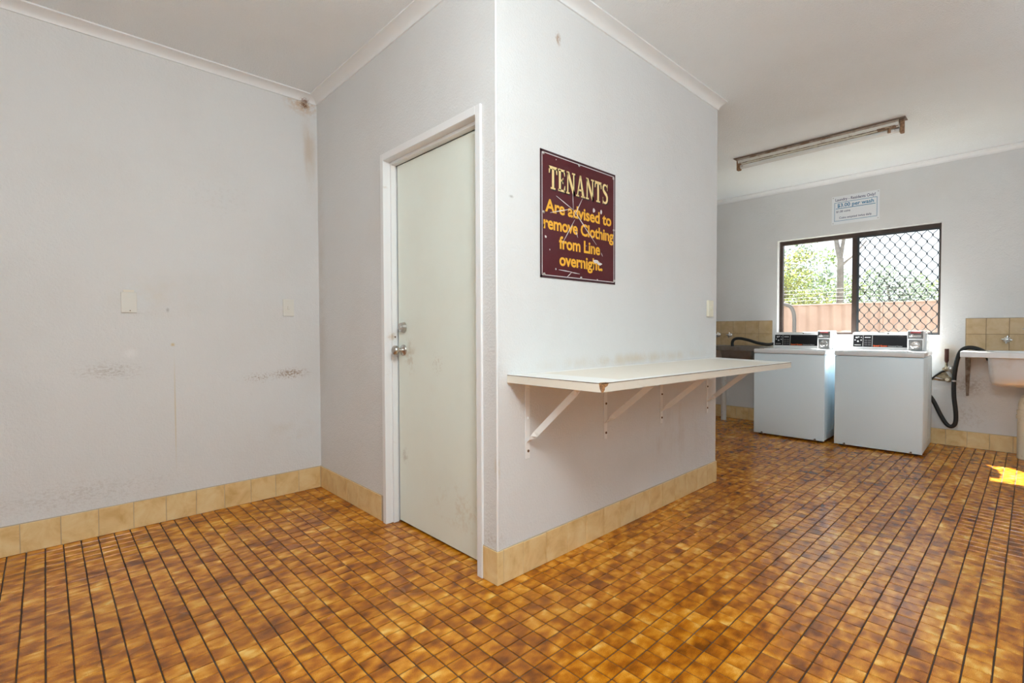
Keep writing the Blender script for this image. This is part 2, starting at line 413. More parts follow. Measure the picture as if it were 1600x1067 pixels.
# splashbacks
def splash(name, ys, zs, label):
    t = thing(name, label, 'splashback', (WB, (ys[0]+ys[-1])/2, zs[0]))
    bmx = NB(); box(bmx, WB-.0035, WB+.002, min(ys), max(ys), zs[0], zs[-1])
    obj('grout_bed', bmx, M_mortard, t)
    lo = min(ys); hi = max(ys); bmx = NB()
    edge = lo-.004 if name.endswith('x') else None
    box(bmx, WB-.007, WB+.002, hi, hi+.004, zs[0], zs[-1]+.004); box(bmx, WB-.007, WB+.002, lo, hi, zs[-1], zs[-1]+.004)
    if ys[0] < ys[-1]: pass
    obj('edge_trim', bmx, M_mortar, t)
    for z0, z1 in zip(zs[:-1], zs[1:]):
        for a, b_ in zip(ys[:-1], ys[1:]):
            bmx = NB(); g = .0012
            box(bmx, WB-.0075, WB, min(a, b_)+g, max(a, b_)-g, z0+g, z1-g, .0012); obj('splash_tile', bmx, M_splash, t)
    return t
splash('tile_splashback', [.538, .691, .849, .998, 1.152, 1.305, 1.458], [.917, 1.068, 1.222], 'two rows of tan tiles on the wall above the dark left-hand bench')
splash('tile_splashback', [-1.918, -1.765, -1.612, -1.456, -1.305, -1.167], [.917, 1.070, 1.216], 'two rows of tan tiles above the stainless tub at the right edge')

# ------------------------------------------------------------------ door
dr = thing('door_1', 'pale green flush door in a white timber frame with steel knob', 'door', (0, .545, 0), kind='structure')
bm = NB(); box(bm, .070, .106,   .150, .940, .012, 2.0735, .0015); leaf = obj('door_leaf', bm, M_door, dr)
fx = -.011
for nm, ya, yb, yc in (('door_jamb', .094, .130, .142), ('door_jamb', .994, .960, .948)):
    bm = NB(); box(bm, fx, .10, ya, yb, -.001, 2.131, .002); box(bm, .034, .068, yb-.001*(1 if yb < .5 else -1), yc, 0, 2.09, .0012)
    obj(nm, bm, M_white, dr)
bm = NB(); box(bm, fx+.0003, .10, .130, .960, 2.092, 2.131, .002); box(bm, .034, .068, .142, .948, 2.076, 2.093, .0012); obj('door_head', bm, M_white, dr)
bm = NB(); box(bm, .106, .112, .10, .99, .0, 2.10); obj('dark_gap_sheet', bm, M_ink, dr)  # black sheet behind the leaf, colouring in the shade of the door gaps
ky = .882
bm = NB(); lathe(bm, [(.031, 0), (.032, .004), (.029, .009), (.016, .013), (.0125, .018), (.012, .032), (.019, .038), (.0255, .046), (.0275, .055), (.0265, .063), (.021, .070), (.012, .0735), (.004, .0745)], (.070, ky, 1.012), (-1, 0, 0), 28)
k = obj('door_knob', bm, M_steel, leaf, smooth=50); k['label'] = 'round satin steel door knob'
bm = NB(); lathe(bm, [(.032, 0), (.032, .003), (.027, .022), (.0235, .024), (.022, .023), (.012, .0235), (.011, .026), (.002, .026)], (.070, ky, 1.142), (-1, 0, 0), 28)
k = obj('deadbolt', bm, M_steel, leaf, smooth=35); k['label'] = 'tapered satin steel deadbolt cylinder'
bm = NB(); lathe(bm, [(.005, 0), (.005, .002), (.001, .002)], (.052, .948, 1.087), (0, -1, 0), 10); obj('strike_screw', bm, M_rust, dr)

# ------------------------------------------------------------------ window
wt = thing('window_1', 'brown aluminium sliding window with a black diamond security grille', 'window', (WB+.1, (HY0+HY1)/2, HZ0), kind='structure')
fx0, fx1 = WB+.075, WB+.125
bm = NB(); box(bm, fx0, fx1, HY1-.036, HY1-.002, HZ0, HZ1, .002); obj('window_stile', bm, M_alu, wt)
bm = NB(); box(bm, fx0, fx1, HY0+.002, HY0+.022, HZ0, HZ1, .002); obj('window_stile', bm, M_alu, wt)
bm = NB(); box(bm, fx0, fx1, HY0+.02, HY1-.034, HZ1-.046, HZ1-.002, .002); obj('window_head', bm, M_alu, wt)
bm = NB(); box(bm, fx0, fx1, HY0+.02, HY1-.034, HZ0, HZ0+.03, .002); obj('window_sill_rail', bm, M_alu, wt)
bm = NB(); box(bm, fx0+.005, fx1-.005, -.284, -.238, HZ0+.02, HZ1-.04, .002); obj('meeting_stile', bm, M_alu, wt)
bm = NB(); box(bm, fx0-.012, fx0+.012, -.304, -.286, HZ0+.02, HZ1-.044, .0015); obj('screen_stile', bm, M_mesh, wt)
bm = NB(); box(bm, fx0-.012, fx0+.012, HY0+.022, -.304, HZ1-.060, HZ1-.046, .0015); obj('screen_rail', bm, M_mesh, wt)
bm = NB(); box(bm, fx0-.012, fx0+.012, HY0+.022, -.304, HZ0+.004, HZ0+.018, .0015); obj('screen_rail', bm, M_mesh, wt)
g = Mat('dusty_window_glass', (1, 1, 1), .05)
tr = g.new('ShaderNodeBsdfTransparent'); tr.inputs[0].default_value = (.96, .98, .97, 1)
gl = g.new('ShaderNodeBsdfGlossy'); gl.inputs['Roughness'].default_value = .03
du = g.new('ShaderNodeBsdfTranslucent'); du.inputs[0].default_value = (.9, .9, .88, 1)
g.pos(); ci = g.ma('ABSOLUTE', g.vm('DOT_PRODUCT', g.geo.outputs['Incoming'], g.geo.outputs['Normal'], out=1))
fr = g.ma('MULTIPLY_ADD', g.ma('POWER', g.ma('SUBTRACT', 1.0, ci), 5.0), .90, .06)
m1 = g.new('ShaderNodeMixShader'); g.link(fr, m1.inputs[0]); g.link(tr.outputs[0], m1.inputs[1]); g.link(gl.outputs[0], m1.inputs[2])
m2 = g.new('ShaderNodeMixShader'); g.link(g.rng(g.noise(5, 3), .3, .7, .007, .014), m2.inputs[0]); g.link(m1.outputs[0], m2.inputs[1]); g.link(du.outputs[0], m2.inputs[2])
g.link(m2.outputs[0], g.n['Material Output'].inputs[0]); M_glass = g.m
def pane(y0, y1, x):
    bmx = NB(); vs = [bmx.verts.new(p) for p in ((x, y0, HZ0+.02), (x, y1, HZ0+.02), (x, y1, HZ1-.04), (x, y0, HZ1-.04))]
    bmx.faces.new(vs); obj('glass_pane', bmx, M_glass, wt)
pane(-.25, HY1-.03, fx1-.012); pane(HY0+.015, -.27, fx0+.020)
# diamond grille: vertical zigzag strands touching at knots
PY, PZ = .0850, .1205; ya, yb, za, zb_ = HY0+.020, -.300, HZ0+.012, HZ1-.052
n_str = int((yb-ya)/(PY/2))+2
for i in range(n_str):
    yc = ya+i*PY/2-.012; pts = []; steps = int((zb_-za)/PZ*10)
    for j in range(steps+1):
        z = za+(zb_-za)*j/steps; ph = (z/PZ) % 1.0
        tri = 4*abs(ph-.5)-1; tri = math.copysign(abs(math.sin(tri*math.pi/2))**.85, tri)
        y = yc+tri*(PY/4-.0011)*(1 if i % 2 else -1)
        y = min(max(y, ya), yb)
        pts.append((fx0-.004, y, z))
    if all(abs(p[1]-ya) < 1e-6 or abs(p[1]-yb) < 1e-6 for p in pts): continue
    bm = NB(); tube(bm, pts, .0036, 5); obj('grille_strand', bm, M_mesh, wt, smooth=60)
bm = NB()
for i in range(n_str):
    yc = ya+i*PY/2-.012+PY/4
    if not ya+.004 < yc < yb-.004: continue
    for j in range(-1, 40):
        z = (j+(0 if i % 2 else .5))*PZ
        if za+.01 < z < zb_-.01: box(bm, fx0-.0075, fx0-.0005, yc-.0065, yc+.0065, z-.009, z+.009, .002)
obj('grille_knots', bm, M_mesh, wt)
bm = NB(); box(bm, WB-.004, WB+.08, HY0, HY1, HZ0-.006, HZ0+.004, .002); obj('window_ledge', bm, M_white, wt)

# ------------------------------------------------------------------ text helper
def text_bm(body, fn, width, cap, bold=0., align='L', x0=0., base=0., depth=.0006, spacing=1.0):
    """flat lettering: fn(u, v, out)->world; fitted to width and capital height"""
    def raw(s):
        cu = bpy.data.curves.new('t', 'FONT'); cu.body = s; cu.size = 1; cu.offset = bold; cu.space_character = spacing; cu.resolution_u = 3
        o = bpy.data.objects.new('t', cu); C.objects.link(o); dg = bpy.context.evaluated_depsgraph_get(); dg.update()
        me = bpy.data.meshes.new_from_object(o.evaluated_get(dg)); bpy.data.objects.remove(o); bpy.data.curves.remove(cu); return me
    hm = raw('H'); ch = max(v.co.y for v in hm.vertices); bpy.data.meshes.remove(hm)
    me = raw(body); xa = min(v.co.x for v in me.vertices); xb = max(v.co.x for v in me.vertices)
    sx = width/(xb-xa); sy = cap/ch; bmx = NB(); bmx.from_mesh(me); bpy.data.meshes.remove(me)
    for v in bmx.verts: v.co = Vector(fn(x0+(v.co.x-xa)*sx, base+v.co.y*sy, depth))
    return bmx

# ------------------------------------------------------------------ maroon sign
sg = thing('wall_sign', 'maroon enamel TENANTS sign with gold lettering screwed to the center wall', 'sign', (.577, 0, 1.375))
bm = NB(); box(bm, .274, .879, -.0025, -.0002, 1.375, 1.979, .0008); obj('sign_panel', bm, M_maroon, sg)
sf = lambda u, v, o_: (u, -.0026-o_, v)
def frame_lines(x0, x1, z0, z1, wd_, fn, mat, parent, d=.0004, name='border_line'):
    bmx = NB()
    for a, b_, c, d_ in ((x0, x1, z0, z0+wd_), (x0, x1, z1-wd_, z1), (x0, x0+wd_, z0, z1), (x1-wd_, x1, z0, z1)):
        lo = Vector(fn(a, c, 0)); hi = Vector(fn(b_, d_, d)); box(bmx, lo.x, hi.x, lo.y, hi.y, lo.z, hi.z)
    obj(name, bmx, mat, parent)
frame_lines(.274, .879, 1.375, 1.979, .011, sf, M_maroond, sg, .0003, 'dark_edge')
frame_lines(.285, .868, 1.386, 1.968, .0035, sf, M_chipw, sg, .0005)
# serif capitals for TENANTS, drawn as outlines
def glyph(ch):
    P = []
    R = lambda x0, y0, x1, y1: P.append([(x0, y0), (x1, y0), (x1, y1), (x0, y1)])
    Q = lambda *pts: P.append(list(pts))
    if ch == 'T':
        R(.02, .87, .70, 1); Q((.02, 1), (.02, .68), (.09, .68), (.14, .87)); Q((.70, 1), (.70, .68), (.63, .68), (.58, .87)); R(.27, .06, .45, .9); R(.17, 0, .55, .075); wd_ = .72
    elif ch == 'E':
        R(.08, .04, .26, .96); R(.02, .90, .60, 1); R(.02, 0, .62, .10); R(.24, .455, .46, .545); Q((.60, 1), (.60, .72), (.55, .72), (.48, .92)); Q((.62, 0), (.62, .30), (.57, .30), (.48, .08)); Q((.46, .36), (.46, .64), (.42, .64), (.36, .545), (.36, .455), (.42, .36)); wd_ = .66
    elif ch == 'N':
        R(.10, .04, .20, .96); R(.62, 0, .72, .96); Q((.04, 1), (.26, 1), (.72, .16), (.72, 0), (.60, 0)); R(.02, 0, .30, .075); R(.52, .925, .80, 1); wd_ = .82
    elif ch == 'A':
        Q((.10, .03), (.20, .03), (.42, .86), (.40, 1), (.36, 1)); Q((.36, 1), (.48, 1), (.78, .03), (.57, .03)); R(.22, .27, .58, .36); R(.02, 0, .30, .075); R(.48, 0, .84, .075); wd_ = .86
    elif ch == 'S':
        cl = [(.54, .72), (.50, .86), (.40, .93), (.28, .945), (.17, .90), (.12, .80), (.13, .69), (.21, .60), (.33, .53), (.44, .46), (.51, .36), (.51, .22), (.45, .12), (.33, .06), (.20, .07), (.11, .15), (.08, .29)]
        wds = [.07, .07, .08, .10, .13, .15, .16, .17, .18, .18, .17, .16, .14, .11, .09, .07, .06]; L = []; Rr = []
        for i, (x, y) in enumerate(cl):
            a = cl[max(i-1, 0)]; b_ = cl[min(i+1, len(cl)-1)]; dx, dy = b_[0]-a[0], b_[1]-a[1]; l = math.hypot(dx, dy); nx, ny = -dy/l*wds[i]/2, dx/l*wds[i]/2
            L.append((x+nx, y+ny)); Rr.append((x-nx, y-ny))
        for i in range(len(cl)-1): P.append([L[i], L[i+1], Rr[i+1], Rr[i]])
        Q((.50, 1), (.56, 1), (.56, .68), (.50, .68)); Q((.06, 0), (.12, 0), (.12, .33), (.06, .33)); wd_ = .62
    return P, wd_
def title_bm(dx, dz, out):
    bmx = NB(); word = 'TENANTS'; gs = [glyph(c) for c in word]; gap = .03
    tot = sum(g_[1] for g_ in gs)+gap*6; X0, X1, Z0, Z1 = .332, .812, 1.803, 1.912; s = (X1-X0)/tot; x = 0
    for P, wd_ in gs:
        for pl in P:
            f = bmx.faces.new([bmx.verts.new(sf(X0+(x+a)*s+dx, Z0+b_*(Z1-Z0)+dz, out)) for a, b_ in pl])
        x += wd_+gap
    return bmx
obj('title_shadow', title_bm(.007, -.006, .0006), M_ink, sg)
obj('title_lettering', title_bm(0, 0, .0009), M_cream, sg)['label'] = 'cream serif word TENANTS'
for body, xa, xb, bz, cap in (('Are advised to', .308, .842, 1.692, .060), ('remove Clothing', .296, .862, 1.610, .060), ('from Line', .408, .740, 1.525, .060), ('overnight.', .410, .762, 1.443, .060)):
    tag(obj('lettering_line', text_bm(body, sf, xb-xa, cap, .027, x0=xa, base=bz, spacing=.97), M_gold, sg), kind='stuff')
def streak(bmx, a, b_, wd_, fn, out):
    a, b_ = Vector(a), Vector(b_); d = (b_-a).normalized(); n = Vector((-d.y, d.x))*wd_/2
    bmx.faces.new([bmx.verts.new(fn(*(q), out)) for q in (a+n*.4, a-n*.4, (a+b_)/2-n, b_-n*.3, b_+n*.3, (a+b_)/2+n)])
bm = NB(); sc_ = [((.386,1.776),(.516,1.729)),((.511,1.818),(.516,1.729)),((.589,1.798),(.516,1.687)),((.343,1.688),(.493,1.729)),((.516,1.729),(.613,1.656)),((.552,1.7),(.709,1.574)),((.528,1.682),(.43,1.549)),((.534,1.629),(.552,1.594)),((.749,1.538),(.762,1.519)),((.404,1.42),(.505,1.416)),((.505,1.416),(.464,1.386)),((.493,1.415),(.567,1.411))]
for a, b_ in sc_: streak(bm, a, b_, .0045, sf, .0013)
tag(obj('scratches', bm, M_chipw, sg), kind='stuff')['label'] = 'pale scratches radiating from a dent'
bm = NB()
for cx, cz, rx, rz in ((.683,1.752,.012,.013),(.748,1.754,.010,.014),(.705,1.487,.030,.010),(.735,1.478,.022,.010),(.31,1.569,.008,.007),(.339,1.511,.004,.004),(.386,1.95,.004,.003),(.383,1.422,.005,.005),(.716,1.392,.005,.004),(.56,1.45,.002,.002),(.62,1.56,.003,.003)):
    bm.faces.new([bm.verts.new(sf(cx+rx*math.cos(a*.6283)*rnd.uniform(.6, 1.1), cz+rz*math.sin(a*.6283)*rnd.uniform(.6, 1.1), .0014)) for a in range(10)])
tag(obj('paint_chips', bm, M_chipw, sg), kind='stuff')
for x, z in ((.297,1.962),(.564,1.962),(.862,1.957),(.298,1.685),(.865,1.674),(.301,1.392),(.869,1.395),(.58,1.392)):
    bm = NB(); lathe(bm, [(.0075, 0), (.007, .002), (.004, .0036), (.001, .004)], (x, -.0026, z), (0, -1, 0), 12); obj('screw', bm, M_steel, sg, smooth=50)

# ------------------------------------------------------------------ price sign over the window
ps = thing('price_sign', 'small white laundry price sign with blue print above the window', 'sign', (WB, -.275, 2.26))
bm = NB(); box(bm, WB-.003, WB-.0003, -.489, -.062, 2.261, 2.566, .001); obj('sign_panel', bm, M_signw, ps)
pf = lambda u, v, o_: (WB-.0031-o_, -u, v)
frame_lines(.086, .469, 2.296, 2.498, .004, pf, M_blue, ps, .0005)
bm = NB(); box(bm, WB-.0036, WB-.003, -.453, -.099, 2.428, 2.434); obj('underline', bm, M_blue, ps)
for body, xa, xb, bz, cap, bo, mt in (('Laundry - Residents Only!', .095, .453, 2.513, .030, .012, M_navy), ('$3.00 per wash', .113, .440, 2.446, .038, .02, M_blue), ('$1.00 coins', .104, .233, 2.388, .022, .012, M_navy), ('Coins emptied twice daily', .132, .422, 2.319, .022, .012, M_navy)):
    obj('lettering_line', text_bm(body, pf, xb-xa, cap, bo, x0=xa, base=bz), mt, ps)
for y, z in ((-.074, 2.552), (-.477, 2.552), (-.074, 2.275), (-.477, 2.275)):
    bm = NB(); lathe(bm, [(.006, 0), (.005, .002), (.001, .0025)], (WB-.003, y, z), (-1, 0, 0), 10); obj('screw', bm, M_steel, ps, smooth=50)

# ------------------------------------------------------------------ switch plates
def plate(label, loc, fn, rocker, cover=False, mat=M_ivory):
    t = thing('wall_switch', label, 'switch', loc)
    bmx = NB(); pts = [fn(-.0365, 0, -.058), fn(.0365, .0095, .058)]; lo, hi = Vector(pts[0]), Vector(pts[1])
    box(bmx, lo.x, hi.x, lo.y, hi.y, lo.z, hi.z, .003, 2); obj('plate', bmx, mat, t)
    if rocker:
        bmx = NB(); lo, hi = Vector(fn(-.008, .009, -.012)), Vector(fn(.008, .0135, .012)); box(bmx, lo.x, hi.x, lo.y, hi.y, lo.z, hi.z, .002); obj('rocker', bmx, mat, t)
    if cover:
        bmx = NB(); lo, hi = Vector(fn(-.026, -.0005, .058)), Vector(fn(.024, .008, .071)); box(bmx, lo.x, hi.x, lo.y, hi.y, lo.z, hi.z, .001); obj('packing_strip', bmx, M_lag if False else M_band, t)
        bmx = NB(); lathe(bmx, [(.003, 0), (.003, .001), (.001, .001)], fn(.004, .0095, -.046), Vector(fn(0, 1, 0))-Vector(fn(0, 0, 0)), 8); obj('screw', bmx, M_rust, t)
    return t
plate('blank ivory cover plate with a single screw, further from the wall corner', (-1.081, D, 1.23), lambda u, o_, v: (-1.081+u, D-o_, 1.288+v), False, True)
plate('ivory wall plate with a small rocker beside the wall corner', (-.214, D, 1.22), lambda u, o_, v: (-.214+u, D-o_, 1.282+v), True)
plate('cream light switch near the free end of the center wall', (2.04, 0, 1.21), lambda u, o_, v: (2.038+u, -o_*1.9, 1.273+v), True, False, M_cplast)

# ------------------------------------------------------------------ folding shelf
sh_ = thing('wall_shelf', 'long cream laminate wall shelf on four white strap brackets', 'shelf', (1.1, 0, .53))
top = [(.061, -.0005, .927), (2.150, -.0005, .919), (2.158, -.505, .905), (.070, -.505, .927)]
def slabpoly(c0, c1):
    bmx = NB(); A = [bmx.verts.new((x, y, z+c0)) for x, y, z in top]; Bq = [bmx.verts.new((x, y, z+c1)) for x, y, z in top]
    bmx.faces.new(A); bmx.faces.new(Bq[::-1]); bridge(bmx, A, Bq); return bmx
bm = slabpoly(-.035, -.0012); obj('shelf_board', bm, M_band, sh_)
bm = NB(); ins = .002
A = [bm.verts.new((x+(ins if x < 1 else -ins), y+(ins if y < -.1 else 0), z)) for x, y, z in top]; Bq = [bm.verts.new((v.co.x, v.co.y, v.co.z-.0013)) for v in A]
bm.faces.new(A); bridge(bm, A, Bq); obj('laminate_top', bm, M_lam, sh_)
bm = NB(); gw = .0030
for (xa_, ya_, za_), (xb_, yb_, zb2), ox, oy in ((top[3], top[2], 0, -.0006), (top[0], top[3], -.0006, 0)):
    bm.faces.new([bm.verts.new(q) for q in ((xa_+ox, ya_+oy, za_), (xb_+ox, yb_+oy, zb2), (xb_+ox, yb_+oy, zb2-gw), (xa_+ox, ya_+oy, za_-gw))])
tag(obj('edge_line', bm, M_strap, sh_), kind='stuff')
bm = NB()
for q in ([(.0785,-.5056,.9275),(.118,-.5056,.9268),(.108,-.5056,.914),(.092,-.5056,.909),(.090,-.5056,.900),(.082,-.5056,.8925),(.0705,-.5056,.8925),(.0695,-.5056,.9275)], [(.0692,-.5056,.9276),(.0692,-.494,.9276),(.0692,-.4985,.905),(.0692,-.5056,.893)], [(.0692,-.5056,.9278),(.112,-.5056,.9275),(.106,-.496,.9277),(.085,-.490,.9278),(.0705,-.496,.9278)]):
    bm.faces.new([bm.verts.new(p) for p in q])
obj('chipped_corner', bm, M_chip, sh_)['label'] = 'brown chipboard showing at the broken corner'
def bracket(x, ztop, zb0, zst, ytop, lab=None):
    hw = .0145
    bmx = NB(); box(bmx, x-hw, x+hw, -.004, -.0003, zb0, ztop-.036, .001)
    o = obj('bracket', bmx, M_brk, sh_)
    bmx = NB(); box(bmx, x-hw, x+hw, -.44, -.006, ztop-.040, ztop-.0362, .001); obj('shelf_arm', bmx, M_brk, o)
    a = Vector((x, -.006, zst)); b_ = Vector((x, ytop, ztop-.041)); d = (b_-a).normalized(); n = Vector((1, 0, 0)).cross(d)
    bmx = NB(); prev = None; first = None
    secs = [(0, .010, 90), (.05, .010, 85), (.10, .012, 45), (.16, .0145, 8), (.22, .0150, 0), (.84, .0150, 0), (.90, .0135, 20), (.95, .012, 65), (1, .011, 90)]; L = (b_-a).length
    for t_, w_, ang in secs:      # flat bar on edge, twisted flat at both ends
        c = a+d*(L*t_); an = math.radians(ang); ux = n*math.cos(an)+Vector((1, 0, 0))*math.sin(an); vx = Vector((1, 0, 0))*math.cos(an)-n*math.sin(an)
        rg = [bmx.verts.new(c+ux*sx*w_+vx*sy*.0021) for sx, sy in ((-1,-1),(1,-1),(1,1),(-1,1))]
        if prev: bridge(bmx, prev, rg)
        else: first = rg
        prev = rg
    bmx.faces.new(first); bmx.faces.new(prev); obj('strut', bmx, M_brk, o)
    for zz in (ztop-.075, ztop-.075-(ztop-.075-zst)*.55, zb0+.035):
        bmx = NB(); lathe(bmx, [(.0065, 0), (.006, .003), (.002, .0045)], (x+.003, -.004, zz), (0, -1, 0), 10); obj('screw', bmx, M_brk if x < .5 and zz > .6 else M_rust, o, smooth=60)
bracket(.186, .927, .530, .607, -.315); bracket(.792, .924, .526, .617, -.330); bracket(1.383, .922, .535, .613, -.330); bracket(2.016, .919, .526, .609, -.330)

# ------------------------------------------------------------------ washing machines (local: x right, y back, z up)
def washer(label, loc, rotz):
    t = thing('washing_machine', label, 'washing machine', loc, rotz, 'coin washing machines under the window')
    hw = .3325; dp = .615
    def part(name, bmx, mat, par=t, sm=None): return obj(name, bmx, mat, par, smooth=sm, world=False)
    bmx = NB(); box(bmx, -hw, hw, .004, dp, .026, .866, .006, 2); cab = part('cabinet', bmx, M_enam, sm=30)
    for s in (-1, 1):
        bmx = NB(); x = s*hw
        for q in ((.10, .50, .10, .104), (.10, .50, .80, .804), (.10, .104, .10, .80), (.496, .50, .10, .80), (.30, .304, .10, .80)):
            box(bmx, x-.0015, x+.0015, q[0], q[1], q[2], q[3], .0007)
        part('side_pressing', bmx, M_enam, cab)
    bmx = NB(); box(bmx, -hw+.004, hw-.004, -.001, .006, .030, .862, .0025, 2); part('front_panel', bmx, M_enam, cab, 30)
    bmx = NB(); box(bmx, -hw+.002, hw-.002, .002, .02, .018, .029, .002); part('kick_strip', bmx, M_enam, cab)
    for x in (-.25, .25):
        bmx = NB(); box(bmx, x-.012, x+.012, -.0025, .004, .020, .030, .001); part('front_clip', bmx, M_steel, cab)
        bmx = NB(); lathe(bmx, [(.006, 0), (.005, .003), (.001, .0035)], (x+.003, -.002, .030), (0, -1, 0), 8); part('clip_screw', bmx, M_black, cab)
    for x in (-.28, .28):
        for y in (.06, .56):
            bmx = NB(); lathe(bmx, [(.022, 0), (.022, .01), (.010, .012), (.010, .03)], (x, y, 0), (0, 0, 1), 14); part('foot', bmx, M_rubber)
    bmx = NB(); box(bmx, -hw-.002, hw+.002, -.006, dp+.005, .869, .914, .010, 3); tp = part('top_panel', bmx, M_enam2, sm=40)
    bmx = NB(); box(bmx, -.24, .21, .03, .37, .912, .919, .003, 2); part('lid', bmx, M_enam2, tp, 40)
    # console with sloped face
    zc0, zc1 = .914, 1.086
    prof = [(.385, zc0), (.392, .93), (.412, 1.066), (.425, zc1), (.47, zc1+.003), (dp, 1.03), (dp, zc0)]
    bmx = prism(NB(), prof, lambda p, s: (s, p[0], p[1]), -.270, .310)
    bmesh.ops.bevel(bmx, geom=[e for e in bmx.edges if abs(e.verts[0].co.x-e.verts[1].co.x) < 1e-6], offset=.004, segments=2, affect='EDGES')
    con = part('console', bmx, M_enam2, sm=40)
    def face(u, z, o_):    # point on the sloping console face
        f = (z-.93)/(1.066-.93); return (u, .392+.020*f-o_, z)
    def fbox(bmx, u0, u1, z0, z1, o0, o1):
        A = [bmx.verts.new(face(u, z, o0)) for u, z in ((u0, z0), (u1, z0), (u1, z1), (u0, z1))]
        Bq = [bmx.verts.new(face(u, z, o1)) for u, z in ((u0, z0), (u1, z0), (u1, z1), (u0, z1))]
        bmx.faces.new(A); bmx.faces.new(Bq); bridge(bmx, A, Bq)
    bmx = NB(); fbox(bmx, -.260, .172, .944, 1.060, -.002, .002); pan = part('control_panel', bmx, M_black, con)
    for u0, u1 in ((-.180, -.177), (-.105, -.102)):
        bmx = NB(); fbox(bmx, u0, u1, .948, 1.056, .002, .0026); part('panel_divider', bmx, M_grey, pan)
    for r in range(3):
        for c_ in range(2):
            bmx = NB(); u = -.168+c_*.030; z = .957+r*.022; fbox(bmx, u, u+.024, z, z+.015, .002, .005); part('button', bmx, M_dkgrey, pan)
    bmx = NB(); fbox(bmx, -.166, -.118, 1.034, 1.042, .002, .003); part('panel_print', bmx, M_grey, pan)
    for u, z, w_, h_ in ((-.243, 1.030, .020, .014), (-.222, 1.036, .012, .010), (-.250, 1.005, .010, .012), (-.228, .992, .014, .014), (-.200, 1.004, .010, .012), (-.198, 1.034, .008, .008), (-.250, .960, .054, .005)):
        bmx = NB(); fbox(bmx, u, u+w_, z, z+h_, .002, .0028); part('panel_symbol', bmx, M_grey, pan)
    tx = lambda u, v, o_: face(u, v, .002+o_)
    part('brand_print', text_bm('Speed Queen', tx, .112, .0135, .03, x0=-.095, base=.950), M_orange, pan)
    part('brand_print', text_bm('Commercial Washer', tx, .110, .010, .01, x0=.024, base=.950), M_grey, pan)
    part('panel_print', text_bm('Commercial Heavy Duty Washer', tx, .20, .006, .0, x0=-.06, base=1.046), M_dkgrey, pan)
    bmx = NB(); lathe(bmx, [(.006, 0), (.005, .004), (.001, .005)], (.02, .418, 1.076), (0, -1, .3), 10); part('console_screw', bmx, M_black, con)
    # coin box
    bmx = NB(); box(bmx, .176, .296, .335, .56, .916, 1.104, .006, 2); cb = part('coin_box', bmx, M_enam2, sm=35)
    bmx = NB(); box(bmx, .180, .292, .327, .337, 1.028, 1.100, .003); part('coin_slide_plate', bmx, M_coin, cb)
    bmx = NB(); box(bmx, .200, .276, .322, .329, 1.080, 1.094, .002); part('coin_label', bmx, M_red, cb)
    bmx = NB(); box(bmx, .192, .282, .312, .329, 1.046, 1.062, .003); box(bmx, .205, .225, .305, .32, 1.050, 1.070, .003); part('coin_slide', bmx, M_chrome, cb)
    bmx = NB(); box(bmx, .186, .286, .329, .337, .922, 1.018, .003); part('lock_plate', bmx, M_coin, cb)
    bmx = NB(); lathe(bmx, [(.036, 0), (.036, .004), (.030, .006), (.029, .003), (.022, .003), (.021, .009), (.013, .010), (.012, .006), (.004, .006)], (.236, .329, .970), (0, -1, 0), 22); part('lock_cylinder', bmx, M_chrome, cb, 35)
    return t
w1 = washer('white coin washing machine on the left, beside the dark bench', (4.100, .1225, 0), -math.pi/2)
w2 = copy_tree(w1); w2.location = (4.112, -.6225, 0); w2.rotation_euler = (0, 0, -math.pi/2+math.radians(1.2)); w2['label'] = 'white coin washing machine on the right, beside the stainless tub'

# hoses
HG = 'black drain hoses of the washing machines'
bm = NB(); tube(bm, smooth_path([(4.74, .40, .70), (4.735, .415, .90), (4.66, .44, .950), (4.62, .50, .946), (4.60, .60, .962), (4.60, .70, .992), (4.60, .800, 1.012), (4.60, .865, 1.004), (4.60, .893, .965), (4.60, .890, .90), (4.60, .885, .82)], 8), .0175, 12)
tag(obj('drain_hose', bm, M_rubber, smooth=180), 'black drain hose arching over the dark bench by the taps', 'hose', HG)
bm = NB(); tube(bm, smooth_path([(4.745, -.80, .56), (4.755, -.88, .52), (4.76, -.945, .445), (4.76, -1.008, .300), (4.76, -1.050, .222), (4.76, -1.085, .200), (4.76, -1.113, .235), (4.76, -1.116, .33), (4.76, -1.100, .50), (4.76, -1.100, .66), (4.76, -1.112, .79), (4.76, -1.130, .880), (4.76, -1.158, .930), (4.76, -1.20, .948), (4.75, -1.255, .938), (4.74, -1.305, .905), (4.73, -1.335, .84)], 8), .0178, 12)
hz = tag(obj('drain_hose', bm, M_rubber, smooth=180), 'black drain hose looping down and hooked over the stainless tub', 'hose', HG)
bm = NB(); lathe(bm, [(.0205, -.008), (.0215, 0), (.0205, .008)], (4.76, -1.1005, .632), (0, 0, 1), 14); box(bm, 4.755, 4.765, -1.138, -1.118, .626, .638, .001); obj('hose_clip', bm, M_steel, hz)

